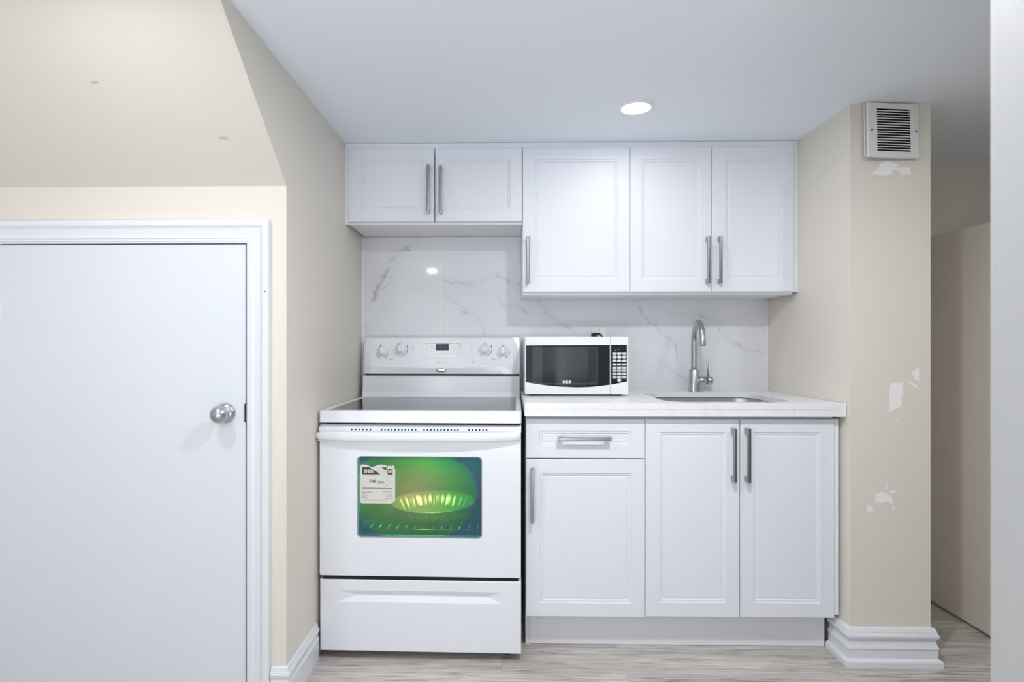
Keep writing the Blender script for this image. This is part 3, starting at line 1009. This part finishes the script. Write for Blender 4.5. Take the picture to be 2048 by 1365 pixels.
b.lathe([(0, 0), (.022, 0), (.026, .02), (.018, .035), (0, .038)], (.20, .512, .755), (0, -1, 0), 20)
b.build('lamp_cover', ST)
ld = bpy.data.lights.new('oven_fill_light', 'POINT')  # unseen point light added to brighten the inside of the oven
ld.energy = 8
ld.color = (1.0, 0.86, 0.62)
ld.shadow_soft_size = 0.05
lo = bpy.data.objects.new('oven_fill_light', ld)
COL.objects.link(lo); lo.parent = ST; lo.location = (.04, .085, .79)

# oven door
WX0, WX1, WZ0, WZ1 = -.2385, .2340, .4590, .7660
b = MB(M['enamel'])
b.plate(rrect(-.3805, .3790, .3160, .8640, .006, 3), [rrect(WX0, WX1, WZ0, WZ1, .016, 6)], 0, .044, 'XZ', bev=.002)
# sloping top ledge that carries the vent slots
b.loft([[(sx, .000, .860), (sx, .004, .872), (sx, .020, .8840), (sx, .040, .8855), (sx, .040, .860)] for sx in (-.384, .3800)])
od = b.build('oven_door', ST)
b = MB(M['ovenglass'])
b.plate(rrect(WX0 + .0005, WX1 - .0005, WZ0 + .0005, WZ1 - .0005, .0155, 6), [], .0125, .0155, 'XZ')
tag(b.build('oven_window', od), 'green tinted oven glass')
b = MB(M['ink'])
b.plate(rrect(WX0 - .0005, WX1 + .0005, WZ0 - .0005, WZ1 + .0005, .0165, 6), [rrect(WX0 + .0035, WX1 - .0035, WZ0 + .0035, WZ1 - .0035, .013, 6)], .0040, .0122, 'XZ')
tag(b.build('window_frame', od), 'grey frame round the oven glass')
b = MB(M['enamel'])
rows = []
N = 40
for k in range(N + 1):
    x = -.3905 + (.3905 + .3785) * k / N
    u = abs(2 * k / N - 1)
    bow = 1 - u ** 2.4
    endf = 1 if u < .97 else max(.55, 1 - ((u - .97) / .03) ** 2 * .45)
    yo = -.016 - .024 * bow
    yi = .002 if u > .86 else .002 - .018 * min(1, (.86 - u) / .16)
    zt, zb = .8620, .8300 - .004 * bow
    zc_ = (zt + zb) / 2
    zt = zc_ + (zt - zc_) * endf; zb = zc_ + (zb - zc_) * endf
    ring = []
    for q in range(12):
        a = math.pi * 2 * q / 12
        cxx, czz = math.cos(a), math.sin(a)
        ex = math.copysign(abs(cxx) ** .55, cxx); ez = math.copysign(abs(czz) ** .55, czz)
        ring.append((x, (yo + yi) / 2 + ex * (yi - yo) / 2, zc_ + ez * (zt - zb) / 2))
    rows.append(ring)
b.loft(rows, smooth=True)
b.box(-.387, .3775, -.004, .004, .8225, .8300, .002)
b.build('door_handle', od)
for x0, x1, n in ((-.2585, -.1875, 6), (-.1452, -.0165, 11), (.0156, .1436, 11), (.1849, .2504, 6)):
    for k in range(n):
        x = x0 + (x1 - x0) * k / (n - 1)
        s = math.atan2(.012, .004)
        b = MB(M['gap'])
        b.box(-.0027, .0027, -.0010, .0010, -.0035, .0035, .0008, mtx=Matrix.Translation((x, .0021, .8668)) @ Matrix.Rotation(-math.atan2(.004, .012), 4, 'X'))
        tag(b.build('vent_slot', od), 'small black vent slot')

# energy sticker, torn across the top
b = MB(M['paper'])
LX0, LX1, LZ0, LZ1 = -.2290, -.0960, .5850, .7330
LW, LH = LX1 - LX0, LZ1 - LZ0
def lp(u, v):        # label picture fractions (0..1 from top left) to metres
    return (LX0 + u * LW, LZ1 - v * LH)
outl = [(0, .04), (.03, 0), (.17, 0), (.24, .03), (.33, .07), (.40, .05), (.50, .01), (.58, 0), (.68, 0), (.75, .02), (.78, .06), (.80, .03), (.84, .02), (.88, .05), (.92, .02), (.98, .03), (.99, .06), (.95, .10), (1, .10), (1, .90), (.97, .945), (.93, .955), (.91, .99), (.86, 1), (.04, 1), (0, .965)]
b.plate([lp(*p) for p in outl], [], .0119, .0124, 'XZ')
y = .0117
def ink(pts, m, yy=y):
    b.plate([lp(*p) for p in pts], [], yy, .0120, 'XZ', m=m)
ink([(.06, .065), (.25, .065), (.385, .135), (.52, .20), (.57, .265), (.06, .265)], M['labelink'])
ink([(.60, .07), (.75, .07), (.76, .12), (.72, .14)], M['labelink'])
ink([(.78, .11), (.93, .11), (.93, .265), (.80, .265), (.76, .20)], M['labelink'])
ink([(.40, .06), (.52, .02), (.60, .08), (.74, .15), (.80, .27), (.93, .40), (.98, .58), (.90, .55), (.75, .42), (.62, .28), (.52, .20), (.44, .13)], M['torn'], .01155)
tx, tz = lp(.115, .205)
b.text('ENER', tx, .0116, tz, .0155, m=M['paper'], bold=.0006, sx=.95)
tx, tz = lp(.79, .205)
b.text('DE', tx, .0116, tz, .0155, m=M['paper'], bold=.0006, sx=.80)
tx, tz = lp(.25, .465)
b.text('548', tx, .0117, tz, .0185, m=M['labelink'])
tx, tz = lp(.51, .475)
b.text('kWh', tx, .0117, tz, .0125, m=M['labelink'], bold=.0002, sx=.95)
ink([(.06, .575), (.90, .585), (.93, .63), (.06, .625)], M['labelgrey'])
random.seed(9)
def fine(u0, u1, v, h=.012):
    u = u0
    while u < u1 - .02:
        w_ = random.uniform(.03, .09)
        ink([(u, v), (min(u + w_, u1), v), (min(u + w_, u1), v + h), (u, v + h)], M['labelgrey'])
        u += w_ + .012
fine(.06, .58, .285); fine(.86, .93, .29); fine(.50, .82, .49); fine(.72, .80, .53)
for v, u1 in ((.68, .33), (.71, .35), (.745, .19), (.785, .20), (.81, .17), (.845, .22)):
    fine(.055, u1, v)
for v, u0 in ((.69, .65), (.72, .66), (.755, .80), (.795, .72), (.855, .72)):
    fine(u0, .93, v)
fine(.13, .80, .905, .009)
tag(b.build('energy_sticker', od), 'torn white paper energy sticker')

# drawer with a V-shaped grip groove
b = MB(M['enamel'])
X0, X1, Z0, Z1 = -.3800, .3800, .0310, .3005
g = [(-.307, 0, .2610), (.310, 0, .2610), (.310, 0, .2175), (-.318, 0, .2165)]
l = [(-.240, .013, .2410), (.250, .013, .2410)]
e = .004
V = [(X0 + e, 0, Z1 - e), (X1 - e, 0, Z1 - e), (X1 - e, 0, Z0 + e), (X0 + e, 0, Z0 + e)] + g + l + \
    [(X0, e, Z1), (X1, e, Z1), (X1, e, Z0), (X0, e, Z0), (X0, .05, Z1), (X1, .05, Z1), (X1, .05, Z0), (X0, .05, Z0)]
F = [(0, 1, 5, 4), (1, 2, 6, 5), (2, 3, 7, 6), (3, 0, 4, 7), (4, 5, 9, 8), (6, 7, 8, 9), (5, 6, 9), (7, 4, 8)]
for k in range(4):
    k2 = (k + 1) % 4
    F.append((k, 10 + k, 10 + k2, k2)); F.append((10 + k, 14 + k, 14 + k2, 10 + k2))
F.append((14, 15, 16, 17))
tb = bmesh.new(); vs = [tb.verts.new(v) for v in V]
for f in F: tb.faces.new([vs[i] for i in f])
bmesh.ops.recalc_face_normals(tb, faces=tb.faces[:])
b.merge(tb)
b.build('storage_drawer', ST)

# cooktop
b = MB(M['enamel'])
b.plate(rrect(-.3825, .3810, -.003, .600, .010, 4), [rrect(-.3580, .3600, .030, .572, .012, 4)], .9385, .8935, 'XY', bev=.004)
b.box(-.37, .37, .01, .59, .8945, .925)
ct = b.build('cooktop', ST)
b = MB(M['ceran'])
b.plate(rrect(-.3580, .3600, .030, .572, .012, 4), [], .9370, .926, 'XY')
tag(b.build('glass_top', ct), 'glossy dark ceramic glass cooking surface')

# backguard
b = MB(M['enamel'])
rows = []
for k in range(13):
    u = -1 + 2 * k / 12
    x = u * .3765
    d = .008 * (1 - u * u)
    rows.append([(x, .580 - d, .9390), (x, .592 - d * .6, .965), (x, .600, 1.0385), (x, .655, 1.0385), (x, .655, .9390)])
b.loft(rows)
b.build('backguard', ST)
b = MB(M['gap']); b.box(-.366, .372, .606, .652, 1.0385, 1.0505)  # dark box painted as the shade in the gap under the panel
b.build('backguard_gap_shade', ST)
CXL, CXR = -.3775, .3805
def pan_y(z):        # tilted control face
    return .592 + (z - 1.095) * .030 / .122
b = MB(M['enamel'])
xs = [CXL, -.368] + [-.335 + .0535 * k for k in range(13)] + [.345, .3735, CXR]
V, R = [], []
for i, x in enumerate(xs):
    u = max(-1, min(1, x / .335))
    edge = i in (0, len(xs) - 1)
    near = i in (1, len(xs) - 2)
    zr = 1.1000 - .010 * (1 - u * u)
    if edge:
        col = [(x, .655, 1.2210), (x, .634, 1.2210), (x, .622, 1.17), (x, .612, 1.10), (x, .607, 1.055), (x, .607, 1.0490), (x, .655, 1.0490)]
    elif near:
        col = [(x, .655, 1.2215), (x, .630, 1.2215), (x, .617, 1.17), (x, .605, 1.10), (x, .598, 1.055), (x, .600, 1.0480), (x, .655, 1.0480)]
    else:
        col = [(x, .655, 1.2215), (x, .6275, 1.2215), (x, pan_y(1.216), 1.2160), (x, pan_y(zr), zr), (x, .578 + .008 * u * u, zr - .014), (x, .586, 1.0480), (x, .655, 1.0480)]
    R.append(col)
b.loft(R)
pn = b.build('control_panel', ST)
tilt = math.atan2(.030, .122)
def on_panel(x, z, off=0.0):
    return Matrix.Translation((x, pan_y(z), z)) @ Matrix.Rotation(-tilt, 4, 'X') @ Matrix.Translation((0, -off, 0))
def arc(b, x, z, r, a0, a1, w0, w1, n=24):
    mt = on_panel(x, z, .0006)
    V, F = [], []
    for k in range(n + 1):
        a = math.radians(a0 + (a1 - a0) * k / n)
        w = w0 + (w1 - w0) * k / n
        V.append(mt @ Vector((r * math.cos(a), 0, r * math.sin(a))))
        V.append(mt @ Vector(((r + w) * math.cos(a), 0, (r + w) * math.sin(a))))
    for k in range(n):
        F.append((2 * k, 2 * k + 2, 2 * k + 3, 2 * k + 1))
    b.faces(V, F)
KN = [(-.2840, 1.1570, 12), (-.1970, 1.1655, 12), (.2100, 1.1660, 0), (.2975, 1.1570, 0)]
for q, arcs in ((0, ((.0325, 180, 250, .0006, .0026), (.0325, 360, 290, .0006, .0026))), (1, ((.0335, 180, 395, .0006, .0030),)),
                (2, ((.0335, 180, 395, .0006, .0030),)), (3, ((.0325, 180, 250, .0006, .0026), (.0325, 360, 290, .0006, .0026)))):
    for ar in arcs:
        b = MB(M['darkink'])
        arc(b, KN[q][0], KN[q][1], *ar)
        tag(b.build('dial_ring', pn), 'dark printed arc round a knob')
def dot(x, z, w, h, m=None):
    b = MB(m or M['darkink'])
    b.box(-w / 2, w / 2, -.0006, .0003, -h / 2, h / 2, mtx=on_panel(x, z))
    b.build('printed_mark', pn)
for x, z in ((-.1372, 1.1655), (.1468, 1.1660)):
    dot(x, z, .0045, .0045)
for x, z, w in ((-.318, 1.181, .004), (-.284, 1.195, .005), (-.302, 1.120, .004), (-.265, 1.120, .004), (-.240, 1.118, .020), (-.197, 1.203, .005), (-.158, 1.194, .006), (-.1372, 1.176, .014),
                (.1468, 1.177, .013), (.120, 1.196, .026), (.172, 1.196, .004), (.21, 1.2035, .004), (.21, 1.1235, .012), (.2525, 1.1185, .020), (.2975, 1.195, .004), (.338, 1.187, .006), (.163, 1.137, .005), (.160, 1.106, .016), (.155, 1.1025, .010)):
    dot(x, z, w, .0018, M['ink'])
for x, z, w in ((-.010, 1.103, .016), (.016, 1.103, .010)):
    dot(x, z, w, .0014, M['ink'])
for x, z, rot in KN:
    k = thing('knob', None, None)
    bpy.data.objects.remove(k)
    b = MB(M['plastic'])
    prof = [(0, -.001), (.0265, -.001), (.0265, .004), (.0235, .0075), (.0200, .010), (.0190, .013), (.0180, .0145), (0, .0145)]
    o3 = on_panel(0, z).to_translation(); o3.x = x
    nrm = on_panel(x, z).to_3x3() @ Vector((0, -1, 0))
    b.lathe(prof, o3, nrm, 40)
    mt = on_panel(x, z) @ Matrix.Rotation(math.radians(-rot), 4, 'Y')
    b.box(-.0062, .0062, -.0310, -.010, -.0195, .0225, .0035, mtx=mt, seg=3)
    kn = b.build('knob', ST)
    b = MB(M['darkink'])
    b.box(-.0014, .0014, -.0316, -.0240, .0135, .0228, mtx=mt)
    b.build('pointer', kn)
# display module
b = MB(M['plastic'], M['ink'])
mt = on_panel(.0058, 1.1600)
tbp = rrect(-.0895, .0895, -.0360, .0375, .005, 3)
inn = rrect(-.0872, .0872, -.0335, .0345, .004, 3)
b.plate(tbp, [inn], -.0024, .0005, 'XZ', mtx=mt)
b.plate(inn, [], -.0004, .0004, 'XZ', mtx=mt)
b.box(-.0875, .0875, -.0026, -.0022, .0346, .0372, m=M['ink'], mtx=mt)
b.box(.0862, .0885, -.0026, -.0022, -.030, .0346, m=M['key'], mtx=mt)
for x, z, w in ((-.073, .026, .008), (-.073, .016, .006), (-.073, .004, .006), (-.073, -.008, .009), (-.073, -.019, .006), (-.073, -.028, .011), (-.051, .026, .009), (-.051, .015, .010), (-.051, -.006, .011),
                (.058, .027, .010), (.052, .012, .006), (.066, .012, .006), (.058, -.001, .012), (.079, .029, .010), (.079, .020, .008), (.079, .011, .008), (.072, -.006, .004), (.072, -.0155, .016), (.072, -.026, .010),
                (-.026, -.016, .007), (-.010, -.016, .007), (.006, -.016, .009), (.024, -.016, .008), (.040, -.016, .008)):
    b.box(x - w / 2, x + w / 2, -.0009, 0, z - .0013, z + .0013, m=M['key'], mtx=mt)
dm = b.build('display_module', pn)
b = MB(M['lcd'], M['lcdmark'])
b.box(-.0320, .0305, -.0016, .0004, -.0015, .0320, m=M['lcd'], mtx=mt)
tb_before = len(b.bm.verts)
for xx in (-.0145, -.009, .002, .0105):
    b.box(xx, xx + .0012, -.0020, -.0016, .010, .0215, m=M['lcdmark'], mtx=mt)
    b.box(xx, xx + .0052, -.0020, -.0016, .0205, .0217, m=M['lcdmark'], mtx=mt)
    b.box(xx + .0042, xx + .0054, -.0020, -.0016, .010, .0215, m=M['lcdmark'], mtx=mt)
tag(b.build('clock_display', pn), 'small dark clock display')
b = MB(M['plastic']); b.box(-.009, .009, -.003, .0005, -.004, .004, .0015, mtx=on_panel(.161, 1.119))
b.build('light_button', pn)
b = MB(M['chrome'])
tb = bmesh.new(); bmesh.ops.create_uvsphere(tb, u_segments=32, v_segments=16, radius=1)
b.merge(tb, None, True, Matrix.Translation((.0027, .5770, 1.0670)) @ Matrix.Diagonal((.0245, .0045, .0092, 1)))
b.tube([(.0027 + .0235 * math.cos(a * math.pi / 16), .5775, 1.067 + .0085 * math.sin(a * math.pi / 16)) for a in range(32)], .0012, 8, closed=True)
b.build('badge', pn)
for fx in (-.315, .330):
    for fy in (.07, .58):
        b = MB(M['rust']); b.cyl((fx, fy, 0), (fx, fy, .031), .016, .012, seg=14)
        tag(b.build('foot', ST), 'rusty levelling foot')

# foil pan on the rack
Rm = ST.matrix_basis
fp = Matrix.Translation((-0.327, -0.69, 0)) @ Matrix.Rotation(math.radians(-1.0), 4, 'Z') @ Vector((.012, .262, .4725))
t = MB(M['foil'])
rows = []
NS = 180
random.seed(12)
ph = [random.uniform(0, 6.28) for _ in range(6)]
def crk(a, amp):
    return amp * (math.sin(31 * a + ph[0]) + .7 * math.sin(53 * a + ph[1]) + .6 * math.sin(19 * a + ph[2]) + .5 * math.sin(83 * a + ph[3])) / 2
for r, z, amp in ((.001, .001, 0), (.09, .001, .0), (.134, .0015, .001), (.139, .004, .006), (.151, .030, .0075), (.166, .056, .005), (.174, .0585, .0015), (.176, .0565, .0015), (.170, .054, .004), (.154, .028, .0075), (.141, .001, .005), (.12, .0002, .0), (.001, .0002, 0)):
    rows.append([((r + crk(2 * math.pi * k / NS, amp)) * math.cos(2 * math.pi * k / NS), (r + crk(2 * math.pi * k / NS, amp)) * math.sin(2 * math.pi * k / NS), z) for k in range(NS)])
t.loft(rows, smooth=True, cap=False)
o = t.build('foil_pan')
o.location = fp
tag(o, 'round crinkled foil pan on the rack inside the oven, seen through green glass', 'pan')

# ------------------------------------------------------------------ vent grille on the column
t = thing('vent_grille', 'white louvred exhaust vent cover tilted loose at the top of the beige column', 'vent', (1.4215, COLY - 0.018, 1.976), math.radians(-5))
t.rotation_euler = (math.radians(-2.0), math.radians(0.6), math.radians(5))
GW, GH = .0965, .0995
b = MB(M['vent'])
holes = []
ns = 17
for k in range(ns):
    zc_ = .0765 - .1525 * k / (ns - 1)
    holes.append(rrect(-.0655, .0655, zc_ - .0031, zc_ + .0031, .003, 3))
b.plate([(-GW, -GH), (GW, -GH), (GW, GH), (-GW, GH)], holes, -.0045, -.0025, 'XZ')
b.loft([[(-GW, -.0045, -GH), (GW, -.0045, -GH), (GW, -.0045, GH), (-GW, -.0045, GH)], [(-GW - .002, .006, -GH - .002), (GW + .002, .006, -GH - .002), (GW + .002, .006, GH + .002), (-GW - .002, .006, GH + .002)]], cap=False)
b.build('louvred_cover', t)
for sx in (-.0855, .0855):
    b = MB(M['nickel'], M['gap']); b.cyl((sx, -.0045, -.002), (sx, -.0075, -.002), .0042, .0032, seg=14)
    b.box(sx - .003, sx + .003, -.0078, -.0074, -.0026, -.0014, m=M['gap'])
    b.build('screw', t)
b = MB(M['duct']); b.box(-.0745, .0745, .0095, .0115, -.0865, .0865)  # flat dark sheet behind the slots, in place of a shaded duct
b.build('recess_shade', t)
b = MB(M['vent']); b.plate([(-GW - .006, -GH + .006), (GW - .004, -GH + .006), (GW - .004, GH - .002), (-GW - .006, GH - .002)], [[(-.075, -.087), (.075, -.087), (.075, .087), (-.075, .087)]], .0105, .0135, 'XZ')
b.build('back_flange', t)
